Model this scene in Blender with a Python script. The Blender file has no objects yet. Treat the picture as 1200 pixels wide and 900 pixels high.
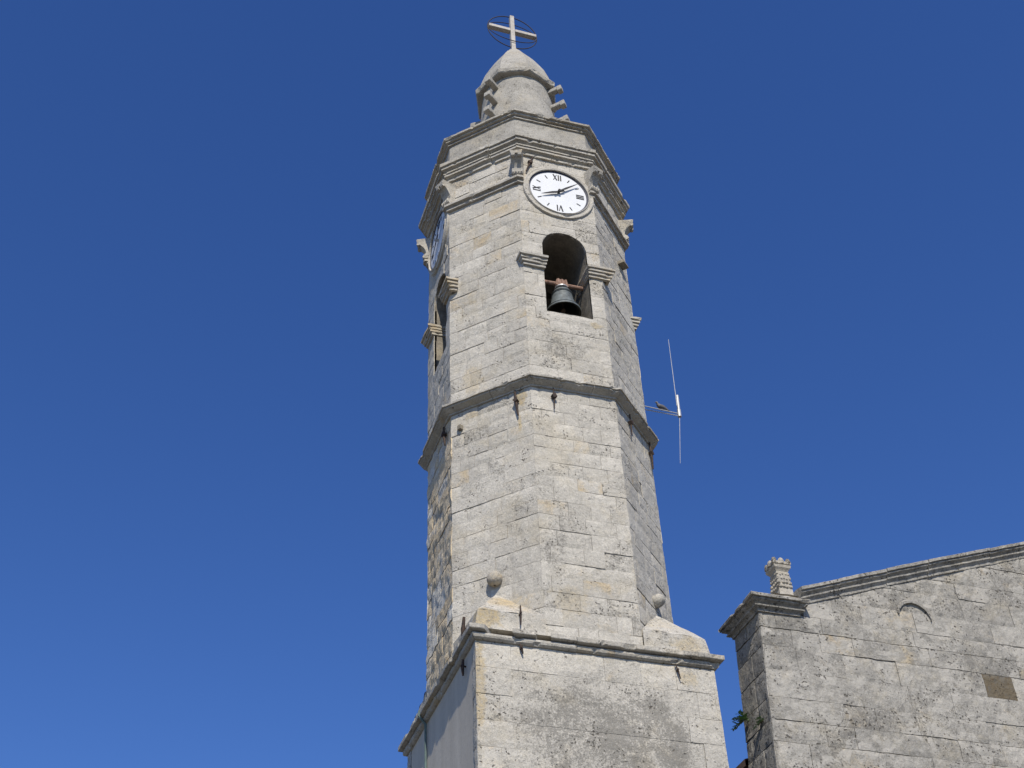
import bpy, bmesh, math, random
from mathutils import Vector, Matrix, noise as mnoise

# ------------------------------------------------------------------ camera, sky, sun, exposure
Z0 = 14.12                                   # height of the underside of the base cornice above the square
scene = bpy.context.scene
col = scene.collection

CAM = Vector((-8.947, -23.663, -12.523 + Z0))
PITCH, YAW, ROLL, FPX = 0.7094, 0.3392, -0.0474, 1523.24
cam = bpy.data.cameras.new('camera')
cam_ob = bpy.data.objects.new('camera', cam)
col.objects.link(cam_ob)
fw = Vector((math.sin(YAW)*math.cos(PITCH), math.cos(YAW)*math.cos(PITCH), math.sin(PITCH)))
rt = Vector((math.cos(YAW), -math.sin(YAW), 0))
up = rt.cross(fw)
r2 = rt*math.cos(ROLL) + up*math.sin(ROLL)
u2 = -rt*math.sin(ROLL) + up*math.cos(ROLL)
mw = Matrix((r2, u2, -fw)).transposed().to_4x4()
mw.translation = CAM
cam_ob.matrix_world = mw
cam.sensor_width = 36.0
cam.lens = 36.0*FPX/1200.0
cam.clip_start = 0.1
cam.clip_end = 6000.0
scene.camera = cam_ob

SUN = Vector((-0.20, -1.0, 1.04)).normalized()      # towards the sun
SUN_EL = math.asin(SUN.z)
SUN_AZ = math.atan2(SUN.x, SUN.y)
world = bpy.data.worlds.new('World')
scene.world = world
world.use_nodes = True
wn = world.node_tree
wn.nodes.clear()
sky = wn.nodes.new('ShaderNodeTexSky')
sky.sky_type = 'NISHITA'
sky.sun_disc = False
sky.sun_elevation = SUN_EL
sky.sun_rotation = SUN_AZ
sky.altitude = 300.0
sky.air_density = 1.0
sky.dust_density = 0.12
sky.ozone_density = 5.0
hs = wn.nodes.new('ShaderNodeHueSaturation')
hs.inputs['Saturation'].default_value = 1.20
hs.inputs['Hue'].default_value = 0.5145
bg = wn.nodes.new('ShaderNodeBackground')
bg.inputs['Strength'].default_value = 0.138
wo = wn.nodes.new('ShaderNodeOutputWorld')
wn.links.new(sky.outputs[0], hs.inputs['Color'])
wn.links.new(hs.outputs[0], bg.inputs['Color'])
wn.links.new(bg.outputs[0], wo.inputs['Surface'])

sl = bpy.data.lights.new('sun', 'SUN')
sl.energy = 4.9
sl.angle = math.radians(0.53)
sl.color = (1.0, 0.93, 0.815)
so = bpy.data.objects.new('sun', sl)
col.objects.link(so)
so.rotation_euler = SUN.to_track_quat('Z', 'Y').to_euler()
so.location = (-20, -40, 70)

scene.view_settings.view_transform = 'Standard'
scene.view_settings.look = 'None'
scene.view_settings.exposure = 0.0
scene.view_settings.gamma = 1.0
scene.view_settings.use_curve_mapping = False

# ------------------------------------------------------------------ materials
def new_mat(name):
    m = bpy.data.materials.new(name)
    m.use_nodes = True
    nt = m.node_tree
    nt.nodes.clear()
    out = nt.nodes.new('ShaderNodeOutputMaterial')
    b = nt.nodes.new('ShaderNodeBsdfPrincipled')
    nt.links.new(b.outputs[0], out.inputs['Surface'])
    return m, nt, b

class NB:
    """small helper to chain shader nodes"""
    def __init__(s, nt):
        s.nt = nt
    def n(s, t, **kw):
        x = s.nt.nodes.new(t)
        for k, v in kw.items():
            setattr(x, k, v)
        return x
    def l(s, a, b):
        s.nt.links.new(a, b)
    def inp(s, sock, v):
        if hasattr(v, 'is_linked') or hasattr(v, 'links'):
            s.l(v, sock)
        else:
            sock.default_value = v
    def noise(s, co, scale, detail=4, rough=0.55, dist=0.0):
        x = s.n('ShaderNodeTexNoise')
        s.l(co, x.inputs['Vector'])
        x.inputs['Scale'].default_value = scale
        x.inputs['Detail'].default_value = detail
        x.inputs['Roughness'].default_value = rough
        x.inputs['Distortion'].default_value = dist
        return x.outputs['Fac']
    def vor(s, co, scale, feature='F1'):
        x = s.n('ShaderNodeTexVoronoi', feature=feature)
        s.l(co, x.inputs['Vector'])
        x.inputs['Scale'].default_value = scale
        return x.outputs['Distance']
    def math(s, op, a, b=0.0, c=0.0, clamp=False):
        x = s.n('ShaderNodeMath', operation=op)
        x.use_clamp = clamp
        s.inp(x.inputs[0], a); s.inp(x.inputs[1], b); s.inp(x.inputs[2], c)
        return x.outputs[0]
    def ramp(s, v, lo, hi, a=0.0, b=1.0):
        x = s.n('ShaderNodeMapRange')
        x.interpolation_type = 'SMOOTHSTEP'
        s.l(v, x.inputs['Value'])
        x.inputs['From Min'].default_value = lo
        x.inputs['From Max'].default_value = hi
        x.inputs['To Min'].default_value = a
        x.inputs['To Max'].default_value = b
        return x.outputs[0]
    def mix(s, f, a, b, mode='MIX'):
        x = s.n('ShaderNodeMix', data_type='RGBA', blend_type=mode)
        s.inp(x.inputs[0], f)
        for sock, v in ((x.inputs[6], a), (x.inputs[7], b)):
            if isinstance(v, tuple):
                sock.default_value = (*v, 1.0) if len(v) == 3 else v
            else:
                s.l(v, sock)
        return x.outputs[2]

def stone_mat(name, light=(0.515, 0.485, 0.422), dark=(0.415, 0.391, 0.34), lichen=0.35, ochre=0.3,
              pits=0.5, bump=1.0, warm=(0.46, 0.345, 0.185), patch=0.18, stains=(), darks=()):
    m, nt, b = new_mat(name)
    k = NB(nt)
    tc = k.n('ShaderNodeTexCoord')
    co = tc.outputs['Object']
    at = k.n('ShaderNodeAttribute', attribute_name='tint')
    sp = k.n('ShaderNodeSeparateColor')
    k.l(at.outputs['Color'], sp.inputs[0])
    bright, och, lic = sp.outputs[0], sp.outputs[1], sp.outputs[2]
    big = k.noise(co, 0.75, 6, 0.6, 0.4)
    mid = k.noise(co, 4.5, 8, 0.68, 0.2)
    fine = k.noise(co, 17.0, 6, 0.7)
    grit = k.noise(co, 55.0, 3, 0.6)
    base = k.mix(k.ramp(k.math('ADD', k.math('MULTIPLY', big, 0.45), k.math('MULTIPLY', mid, 0.55)), 0.36, 0.62), dark, light)
    # per-stone brightness
    f = k.math('MULTIPLY_ADD', bright, 0.34, 0.83)
    g = k.ramp(fine, 0.30, 0.70, 0.87, 1.11)
    g2 = k.ramp(grit, 0.28, 0.72, 0.84, 1.14)
    f = k.math('MULTIPLY', k.math('MULTIPLY', f, g), g2)
    # ochre stone / yellow lichen
    on = k.noise(co, 1.9, 7, 0.65, 0.6)
    om = k.math('ADD', k.math('MULTIPLY', on, 1.0), k.math('MULTIPLY_ADD', och, 0.42, ochre*0.22))
    om = k.ramp(k.math('ADD', om, k.math('MULTIPLY', k.math('SUBTRACT', fine, 0.5), 0.35)), 0.70, 0.98)
    base = k.mix(k.math('MULTIPLY', om, 0.62), base, warm)
    soft = k.math('ADD', k.math('MULTIPLY', k.noise(co, 0.8, 5, 0.6, 0.8), 0.6), k.math('MULTIPLY', k.noise(co, 3.4, 6, 0.7), 0.4))
    base = k.mix(k.math('MULTIPLY', k.ramp(soft, 0.48, 0.64), 0.34), base, (0.47, 0.405, 0.285))
    for (sx_, sy_, sz_, rx_, rz_, amt) in stains:
        dv = k.n('ShaderNodeVectorMath', operation='SUBTRACT'); k.l(co, dv.inputs[0]); dv.inputs[1].default_value = (sx_, sy_, sz_ + Z0)
        dm = k.n('ShaderNodeVectorMath', operation='MULTIPLY'); k.l(dv.outputs[0], dm.inputs[0]); dm.inputs[1].default_value = (1/rx_, 1/rx_, 1/rz_)
        dl = k.n('ShaderNodeVectorMath', operation='LENGTH'); k.l(dm.outputs[0], dl.inputs[0])
        sm_ = k.ramp(k.math('ADD', dl.outputs['Value'], k.math('MULTIPLY', k.math('SUBTRACT', k.noise(co, 6.0, 7, 0.75), 0.5), 2.2)), 1.0, 0.55)
        base = k.mix(k.math('MULTIPLY', k.math('MULTIPLY', sm_, amt), k.ramp(fine, 0.30, 0.62, 0.35, 1.0)), base, (0.40, 0.29, 0.115))
    # orange specks in the ochre zones
    orn = k.ramp(k.math('ADD', k.noise(co, 7.0, 5, 0.7), k.math('MULTIPLY', om, 0.16)), 0.74, 0.84)
    base = k.mix(k.math('MULTIPLY', orn, 0.55), base, (0.30, 0.15, 0.06))
    cmb = k.n('ShaderNodeCombineColor')
    for i in range(3):
        k.l(f, cmb.inputs[i])
    base = k.mix(1.0, base, cmb.outputs[0], 'MULTIPLY')
    # dark grey lichen, speckled
    den = k.math('ADD', k.math('MULTIPLY', k.math('SUBTRACT', k.noise(co, 1.15, 6, 0.66, 0.6), 0.5), 1.7), k.math('MULTIPLY_ADD', lic, 0.55, lichen*0.22))
    den = k.math('ADD', den, k.math('MULTIPLY', k.math('SUBTRACT', k.noise(co, 5.0, 4, 0.6), 0.5), 0.9))
    for (sx_, sy_, sz_, rx_, rz_, amt) in darks:
        dv = k.n('ShaderNodeVectorMath', operation='SUBTRACT'); k.l(co, dv.inputs[0]); dv.inputs[1].default_value = (sx_, sy_, sz_ + Z0)
        dm = k.n('ShaderNodeVectorMath', operation='MULTIPLY'); k.l(dv.outputs[0], dm.inputs[0]); dm.inputs[1].default_value = (1/rx_, 1/rx_, 1/rz_)
        dl = k.n('ShaderNodeVectorMath', operation='LENGTH'); k.l(dm.outputs[0], dl.inputs[0])
        den = k.math('ADD', den, k.math('MULTIPLY', k.ramp(dl.outputs['Value'], 1.15, 0.7), amt))
    dot = k.math('ADD', k.math('MULTIPLY', k.noise(co, 24.0, 7, 0.82), 0.75), k.math('MULTIPLY', k.noise(co, 9.0, 4, 0.6), 0.25))
    lm = k.ramp(k.math('ADD', dot, k.math('MULTIPLY', k.math('SUBTRACT', den, 0.28), 0.20)), 0.50, 0.60)
    lm = k.math('MAXIMUM', lm, k.math('MULTIPLY', k.ramp(den, 0.35, 0.95), 0.14))
    base = k.mix(k.math('MULTIPLY', lm, 0.66), base, (0.135, 0.128, 0.113))
    pn = k.math('ADD', k.noise(co, 1.55, 9, 0.62, 0.8), k.math('MULTIPLY', k.math('SUBTRACT', bright, 0.5), 0.05))
    pt_ = k.ramp(pn, 0.66 - 0.16*patch, 0.685 - 0.16*patch)
    base = k.mix(k.math('MULTIPLY', pt_, 0.30 + 0.45*patch), base, tuple(min(0.6, c_*1.06) for c_ in light))
    # pale lichen dots
    wd = k.ramp(k.math('ADD', k.vor(co, 6.5), k.math('MULTIPLY', k.noise(co, 25.0, 3), 0.16)), 0.17, 0.12)
    wg = k.ramp(k.noise(co, 1.6, 3), 0.52, 0.62)
    base = k.mix(k.math('MULTIPLY', k.math('MULTIPLY', wd, wg), 0.5), base, (0.66, 0.65, 0.62))
    # pits
    wob = k.n('ShaderNodeTexNoise')
    k.l(co, wob.inputs['Vector']); wob.inputs['Scale'].default_value = 9.0; wob.inputs['Detail'].default_value = 3.0
    wv = k.n('ShaderNodeVectorMath', operation='MULTIPLY_ADD')
    k.l(wob.outputs['Color'], wv.inputs[0]); wv.inputs[1].default_value = (0.16, 0.16, 0.11); k.l(co, wv.inputs[2])
    pv = k.math('ADD', k.vor(wv.outputs[0], 13.0), k.math('MULTIPLY', k.math('SUBTRACT', k.noise(co, 7.0, 5, 0.7), 0.5), 1.1))
    pg = k.ramp(k.math('ADD', k.noise(co, 2.0, 5, 0.65, 0.4), k.math('MULTIPLY', lic, 0.10)), 0.60 - 0.16*pits, 0.70 - 0.16*pits)
    pm = k.math('MULTIPLY', k.ramp(pv, 0.28, 0.15), pg)
    base = k.mix(k.math('MULTIPLY', pm, 0.8), base, (0.07, 0.062, 0.05))
    k.l(base, b.inputs['Base Color'])
    b.inputs['Roughness'].default_value = 0.93
    b.inputs['Specular IOR Level'].default_value = 0.15
    hgt = k.math('ADD', k.math('MULTIPLY', mid, 0.030), k.math('MULTIPLY', fine, 0.022))
    hgt = k.math('ADD', hgt, k.math('MULTIPLY', grit, 0.006))
    hgt = k.math('SUBTRACT', hgt, k.math('MULTIPLY', pm, 0.03))
    bp = k.n('ShaderNodeBump')
    bp.inputs['Strength'].default_value = 0.75*bump
    bp.inputs['Distance'].default_value = 1.0
    k.l(hgt, bp.inputs['Height'])
    k.l(bp.outputs[0], b.inputs['Normal'])
    return m

def plain_mat(name, c, rough=0.6, metal=0.0, var=0.25, scale=12.0, c2=None, bump=0.0, spec=0.4):
    m, nt, b = new_mat(name)
    k = NB(nt)
    co = k.n('ShaderNodeTexCoord').outputs['Object']
    nz = k.noise(co, scale, 6, 0.65)
    c2 = c2 or tuple(x*(1-var) for x in c)
    k.l(k.mix(k.ramp(nz, 0.35, 0.65), c2, c), b.inputs['Base Color'])
    b.inputs['Roughness'].default_value = rough
    b.inputs['Metallic'].default_value = metal
    b.inputs['Specular IOR Level'].default_value = spec
    if bump:
        bp = k.n('ShaderNodeBump')
        bp.inputs['Strength'].default_value = bump
        bp.inputs['Distance'].default_value = 0.01
        k.l(k.noise(co, scale*4, 5, 0.6), bp.inputs['Height'])
        k.l(bp.outputs[0], b.inputs['Normal'])
    return m

def plaster_mat(name):
    m, nt, b = new_mat(name)
    k = NB(nt)
    co = k.n('ShaderNodeTexCoord').outputs['Object']
    mp = k.n('ShaderNodeMapping')
    mp.inputs['Scale'].default_value = (1.3, 1.3, 0.25)
    k.l(co, mp.inputs['Vector'])
    streak = k.noise(mp.outputs[0], 1.6, 6, 0.6)
    fine = k.noise(co, 9.0, 6, 0.6)
    c = k.mix(k.ramp(streak, 0.35, 0.68), (0.46, 0.415, 0.34), (0.54, 0.49, 0.405))
    c = k.mix(k.math('MULTIPLY', k.ramp(fine, 0.45, 0.75), 0.25), c, (0.56, 0.52, 0.45))
    ch = k.math('MULTIPLY', k.ramp(k.noise(co, 3.2, 8, 0.75), 0.66, 0.70), 0.8)
    c = k.mix(ch, c, (0.22, 0.20, 0.17))
    k.l(c, b.inputs['Base Color'])
    b.inputs['Roughness'].default_value = 0.9
    b.inputs['Specular IOR Level'].default_value = 0.15
    bp = k.n('ShaderNodeBump')
    bp.inputs['Strength'].default_value = 0.5
    bp.inputs['Distance'].default_value = 0.01
    k.l(fine, bp.inputs['Height'])
    k.l(bp.outputs[0], b.inputs['Normal'])
    return m

M = {}
M['ashlar'] = stone_mat('tower_ashlar', darks=((-0.7, -2.6, -1.6, 1.15, 1.0, 0.32), (0.8, -2.6, -1.7, 1.0, 1.0, 0.42), (0.1, -2.6, -3.2, 1.9, 1.1, 0.3), (-0.75, -2.5, 2.6, 0.35, 0.8, 0.35), (-0.2, -2.5, 8.3, 0.8, 0.5, 0.25)), stains=(
    (-1.22, -2.34, 6.55, 0.16, 0.30, 0.6), (-1.27, -2.30, 5.80, 0.07, 0.28, 0.6), (-2.42, -2.6, -0.9, 0.13, 1.3, 0.55),
    (-2.28, -2.6, 0.55, 0.42, 0.30, 0.65), (-1.55, -2.0, 1.05, 0.5, 0.45, 0.35), (2.0, -2.57, 0.45, 0.45, 0.30, 0.45), (1.9, -2.6, -0.3, 0.30, 0.18, 0.35),
    (-0.45, -2.5, 1.2, 0.5, 0.4, 0.25), (0.75, -2.53, 9.1, 0.2, 0.12, 0.5), (-2.15, -1.5, 7.6, 0.35, 0.5, 0.35)))
M['mould'] = stone_mat('moulded_stone', light=(0.47, 0.443, 0.385), dark=(0.34, 0.32, 0.278), lichen=0.45, ochre=0.3, pits=0.3)
M['drum'] = stone_mat('drum_render', light=(0.41, 0.39, 0.345), dark=(0.32, 0.304, 0.268), lichen=0.45, ochre=0.2, pits=0.2, bump=0.6)
M['church'] = stone_mat('church_ashlar', light=(0.395, 0.374, 0.330), dark=(0.255, 0.243, 0.216), lichen=0.9, patch=0.75, ochre=0.3, pits=0.7, bump=1.2)
M['mortar'] = stone_mat('mortar', light=(0.40, 0.375, 0.325), dark=(0.30, 0.282, 0.245), lichen=0.2, ochre=0.1, pits=0.2)
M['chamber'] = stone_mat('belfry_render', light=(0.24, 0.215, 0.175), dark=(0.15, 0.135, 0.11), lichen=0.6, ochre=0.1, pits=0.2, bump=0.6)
M['pale'] = stone_mat('pale_carved_stone', light=(0.45, 0.42, 0.365), dark=(0.35, 0.325, 0.28), lichen=0.1, ochre=0.2, pits=0.3)
M['plaster'] = plaster_mat('smooth_plaster')
M['iron'] = plain_mat('rusty_iron', (0.085, 0.055, 0.04), 0.85, 0.2, c2=(0.035, 0.028, 0.025), scale=20)
M['black'] = plain_mat('black_paint', (0.012, 0.012, 0.014), 0.5)
M['dial'] = plain_mat('white_dial', (0.71, 0.72, 0.72), 0.45, var=0.04, scale=3)
M['dial_shade'] = plain_mat('dial_rim_shade', (0.03, 0.035, 0.06), 0.5)
M['bronze'] = plain_mat('weathered_bronze', (0.15, 0.172, 0.172), 0.62, 0.2, c2=(0.08, 0.09, 0.09), scale=7, bump=0.2)
M['bronze_dark'] = plain_mat('dark_bronze', (0.02, 0.022, 0.02), 0.7, 0.2)
M['rustwood'] = plain_mat('rusty_beam', (0.34, 0.215, 0.16), 0.85, c2=(0.18, 0.105, 0.075), scale=9, bump=0.4)
M['alu'] = plain_mat('aluminium', (0.48, 0.48, 0.48), 0.5, 0.5, var=0.1)
M['fibre'] = plain_mat('pale_fibreglass', (0.45, 0.46, 0.48), 0.5)
M['cross'] = plain_mat('weathered_white_stone', (0.52, 0.485, 0.43), 0.85, c2=(0.38, 0.35, 0.31), scale=6, bump=0.4)
M['ring'] = plain_mat('dark_ring_iron', (0.025, 0.02, 0.025), 0.7, 0.0)
M['leaf'] = plain_mat('leaf_green', (0.15, 0.24, 0.09), 0.55, c2=(0.08, 0.14, 0.05), scale=6)
M['stem'] = plain_mat('dry_stem', (0.16, 0.12, 0.07), 0.8)
M['bird'] = plain_mat('grey_plumage', (0.16, 0.16, 0.17), 0.7, c2=(0.07, 0.07, 0.08), scale=11)
M['cable'] = plain_mat('green_copper_cable', (0.11, 0.16, 0.15), 0.7, scale=9)
M['roof'] = plain_mat('weathered_roof_tile', (0.20, 0.13, 0.10), 0.9, c2=(0.11, 0.085, 0.07), scale=4, bump=0.4)
M['paving'] = plain_mat('stone_paving', (0.13, 0.12, 0.105), 0.9, c2=(0.09, 0.083, 0.073), scale=0.8, bump=0.3)

# ------------------------------------------------------------------ mesh helpers
def lerp(a, b, t):
    return a + (b - a)*t

def warp_tower(v):
    x, y, z = v
    # the old tower is a touch out of level half way up
    if z <= 0: t = 0.0
    elif z < 7: t = 0.0232*z/7
    elif z < 15: t = lerp(0.0232, 0.0094, (z - 7)/8)
    else: t = 0.0094
    return (x, y, z + t*x)

def warp_church(v):
    x, y, z = v
    w = max(0.0, min(1.0, (6.0 - x)/2.2))
    return (x + 0.062*w*max(-7.0, min(0.0, z - 1.62)), y, z)

class MB:
    def __init__(s):
        s.v = []; s.f = []; s.t = []; s.m = []
    def vert(s, p, t=(0.5, 0, 0)):
        s.v.append(tuple(p)); s.t.append(t); return len(s.v) - 1
    def face(s, idx, m=0):
        s.f.append(tuple(idx)); s.m.append(m)
    def poly(s, pts, t=(0.5, 0, 0), m=0):
        s.face([s.vert(p, t) for p in pts], m)
    def box(s, c, d, t=(0.5, 0, 0), rot=None, taper=1.0):
        """box centred at c with full sizes d, optional 3x3 rotation, top scaled by taper"""
        ids = []
        for sx, sy, sz in ((-1,-1,-1),(1,-1,-1),(1,1,-1),(-1,1,-1),(-1,-1,1),(1,-1,1),(1,1,1),(-1,1,1)):
            k = taper if sz > 0 else 1.0
            p = Vector((sx*d[0]/2*k, sy*d[1]/2*k, sz*d[2]/2))
            if rot is not None: p = rot @ p
            ids.append(s.vert(Vector(c) + p, t))
        for q in ((0,3,2,1),(4,5,6,7),(0,1,5,4),(1,2,6,5),(2,3,7,6),(3,0,4,7)):
            s.face([ids[i] for i in q])
    def tube(s, pts, r, n=8, t=(0.5, 0, 0), caps=True):
        pts = [Vector(p) for p in pts]
        rs = r if isinstance(r, (list, tuple)) else [r]*len(pts)
        rings = []
        for i, p in enumerate(pts):
            d = (pts[min(i+1, len(pts)-1)] - pts[max(i-1, 0)]).normalized()
            a = d.orthogonal().normalized() if i == 0 else (a - d*a.dot(d)).normalized()
            bb = d.cross(a)
            rings.append([s.vert(p + (a*math.cos(2*math.pi*k/n) + bb*math.sin(2*math.pi*k/n))*rs[i], t) for k in range(n)])
        for i in range(len(rings)-1):
            for k in range(n):
                s.face((rings[i][k], rings[i][(k+1) % n], rings[i+1][(k+1) % n], rings[i+1][k]))
        if caps:
            s.face(rings[0][::-1]); s.face(rings[-1])
    def torus(s, c, ax, ay, R, r, n=64, k=8, sy=1.0):
        c = Vector(c); ax = Vector(ax); ay = Vector(ay); az = ax.cross(ay)
        rings = []
        for i in range(n):
            a = 2*math.pi*i/n
            d = ax*math.cos(a) + ay*math.sin(a)*sy
            p = c + d*R
            dn = d.normalized()
            rings.append([s.vert(p + dn*math.cos(2*math.pi*j/k)*r + az*math.sin(2*math.pi*j/k)*r) for j in range(k)])
        for i in range(n):
            for j in range(k):
                s.face((rings[i][j], rings[(i+1) % n][j], rings[(i+1) % n][(j+1) % k], rings[i][(j+1) % k]))
    def lathe(s, c, prof, n=48, axis=None, amp=0.0, t=(0.5, 0, 0), phase=0.0):
        """profile of (r, z) round a vertical axis through c"""
        c = Vector(c); rings = []
        for r, z in prof:
            ring = []
            for k in range(n):
                a = 2*math.pi*k/n + phase
                p = c + Vector((r*math.cos(a), r*math.sin(a), z))
                if amp:
                    p += Vector((math.cos(a), math.sin(a), 0))*amp*mnoise.noise(p*2.3) + Vector((0, 0, amp*0.5*mnoise.noise(p*3.1)))
                ring.append(s.vert(p, t))
            rings.append(ring)
        for i in range(len(rings)-1):
            for k in range(n):
                s.face((rings[i][k], rings[i][(k+1) % n], rings[i+1][(k+1) % n], rings[i+1][k]))
        return rings
    def build(s, name, mats, parent=None, warp=None, smooth=False, bevel=0.0, origin=None):
        pl = Vector(parent['_loc']) if parent is not None and '_loc' in parent else Vector((0, 0, 0))
        if origin is not None: pl = Vector(origin)
        vs = []
        for p in s.v:
            if warp: p = warp(p)
            vs.append((p[0]-pl.x, p[1]-pl.y, p[2]+Z0-pl.z))
        me = bpy.data.meshes.new(name)
        me.from_pydata(vs, [], s.f)
        if not isinstance(mats, (list, tuple)): mats = [mats]
        for m in mats: me.materials.append(m)
        if len(mats) > 1:
            me.polygons.foreach_set('material_index', s.m)
        ca = me.color_attributes.new('tint', 'FLOAT_COLOR', 'POINT')
        flat = []
        for t in s.t: flat += [t[0], t[1], t[2], 1.0]
        ca.data.foreach_set('color', flat)
        if smooth:
            me.polygons.foreach_set('use_smooth', [True]*len(me.polygons))
        me.update()
        o = bpy.data.objects.new(name, me)
        col.objects.link(o)
        if origin is not None: o.location = origin
        if parent is not None:
            o.parent = parent
            o['_loc'] = tuple(pl)
        if bevel:
            b = o.modifiers.new('bevel', 'BEVEL'); b.width = bevel; b.segments = 2; b.limit_method = 'ANGLE'
        return o

def thing(name, label, cat, loc=(0, 0, 0), group=None):
    o = bpy.data.objects.new(name, None)
    col.objects.link(o)
    o.location = loc; o['_loc'] = tuple(float(x) for x in loc)
    o['label'] = label; o['category'] = cat
    o.empty_display_size = 0.3
    if group: o['group'] = group
    return o

def tag(o, label, cat, group=None):
    o['label'] = label; o['category'] = cat
    if group: o['group'] = group
    return o

T225 = math.tan(math.radians(22.5))
NANG = [-90, -45, 0, 45, 90, 135, 180, 225]          # outward normals of the eight faces, front first

def face_frame(a):
    a = math.radians(a)
    return Vector((math.cos(a), math.sin(a), 0)), Vector((-math.sin(a), math.cos(a), 0))

def surf_noise(p, amp):
    return amp*(0.6*mnoise.noise(p*1.7) + 0.55*mnoise.noise(p*5.3) + 0.35*mnoise.noise(p*13.0))

def stone_tint(rng, och=0.09, lic=0.08, spread=0.30):
    b = 0.5 + (rng.random() - 0.5)*spread*2*0.7
    o = rng.uniform(0.25, 0.7) if rng.random() < och else rng.uniform(-0.1, 0.2)
    l = rng.uniform(0.3, 0.8) if rng.random() < lic else rng.uniform(-0.2, 0.25)
    return (b, o, l)

def block(mb, O, U, N, u0, u1, z0, z1, proud, tint, rng, amp=0.008, cell=0.11, lo=None, hi=None, depth=0.07):
    clip = lo is not None or hi is not None
    if clip: cell = min(cell, 0.05)
    nu = max(2, int((u1-u0)/cell + 0.5)); nz = max(2, int((z1-z0)/max(cell, 0.1) + 0.5))
    tl, tr = rng.uniform(-0.004, 0.004), rng.uniform(-0.004, 0.004)
    edge = max(0.0, rng.uniform(-0.004, 0.014))
    grid = []; ok = []
    for i in range(nu+1):
        u = lerp(u0, u1, i/nu)
        a = max(z0, lo(u)) if lo else z0
        b = min(z1, hi(u)) if hi else z1
        ok.append(b - a > 0.004)
        b = max(a, b)
        c = []
        for j in range(nz+1):
            z = lerp(a, b, j/nz)
            P = O + U*u + Vector((0, 0, z))
            d = proud + lerp(tl, tr, i/nu) + surf_noise(P, amp)
            uu = u; zz = z
            if i in (0, nu) or j in (0, nz):
                d -= edge + 0.012*max(0.0, mnoise.noise(P*4.0 + Vector((7, 3, 1))))
                zz += 0.008*mnoise.noise(P*6.0)
            P = O + U*uu + Vector((0, 0, zz)) + N*d
            c.append((P, mb.vert(P, tint)))
        grid.append(c)
    for i in range(nu):
        if not (ok[i] or ok[i+1]): continue
        for j in range(nz):
            mb.face((grid[i][j][1], grid[i+1][j][1], grid[i+1][j+1][1], grid[i][j+1][1]))
    # skirts back to the mortar bed
    def skirt(seq):
        bk = [mb.vert(P - N*depth, tint) for P, _ in seq]
        for i in range(len(seq)-1):
            mb.face((seq[i+1][1], seq[i][1], bk[i], bk[i+1]))
    skirt([grid[i][0] for i in range(nu+1)])
    skirt([grid[i][nz] for i in range(nu, -1, -1)])
    skirt([grid[0][j] for j in range(nz, -1, -1)])
    skirt([grid[nu][j] for j in range(nz+1)])

def courses(z0, z1, lo, hi, rng):
    zs = [z0]
    while zs[-1] < z1 - lo*0.5:
        zs.append(zs[-1] + rng.uniform(lo, hi))
    k = (z1 - z0)/(zs[-1] - z0)
    return [z0 + (z - z0)*k for z in zs]

def ashlar(mb, O, U, N, span, zs, lmin, lmax, rng, proud=0.0, amp=0.008, hole=None, lo=None, hi=None,
           tintf=stone_tint, gap=(0.001, 0.011), cell=0.11, special=None):
    """courses of separate stones on a wall; span(z) -> (u0, u1); hole = (cu, half, zsill, zspring)"""
    for c in range(len(zs)-1):
        a, b = zs[c], zs[c+1]
        gz = rng.uniform(*gap)
        u0, u1 = span((a+b)/2)
        runs = [(u0, u1, None)]
        if hole:
            cu, hw, zs_, zp = hole
            if b <= zs_ or a >= zp + hw: pass
            elif a < zp - 0.02:
                runs = [(u0, cu-hw, None), (cu+hw, u1, None)]
                if a < zs_ < b: pass
            else:
                arc = lambda u: (zp + math.sqrt(max(0.0, hw*hw - (u-cu)**2))) if abs(u-cu) < hw else -1e9
                runs = [(u0, u1, arc)]
        for r0, r1, arc in runs:
            u = r0
            if r1 - r0 < 0.02: continue
            first = True
            while u < r1 - 1e-6:
                L = rng.uniform(lmin, lmax)*(0.6 if first and c % 2 else 1.0)
                if special and a < 0.50 <= b:      # the one brown stone keeps its own length
                    if u < 9.06 < u + L + 0.3: L = 9.06 - u
                    elif abs(u - 9.06) < 1e-6: L = 0.76
                first = False
                e = u + L
                if r1 - e < lmin*0.55: e = r1
                gu = rng.uniform(0.001, 0.004)
                t = tintf(rng)
                if special: t = special(u, e, a, b, t)
                lo_ = arc if arc and u < hole[0]+hole[1] and e > hole[0]-hole[1] else lo
                h_ = hi
                if hi and hi(u) > b and hi(e) > b: h_ = None
                if hi and hi(u) < a and hi(e) < a: u = e; continue
                block(mb, O, U, N, u + (gu if u > r0 else 0), e - (gu if e < r1 else 0), a + gz*0.5, b - gz*0.5,
                      proud + rng.uniform(-0.006, 0.006), t, rng, amp, cell, lo_, h_)
                u = e

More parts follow.
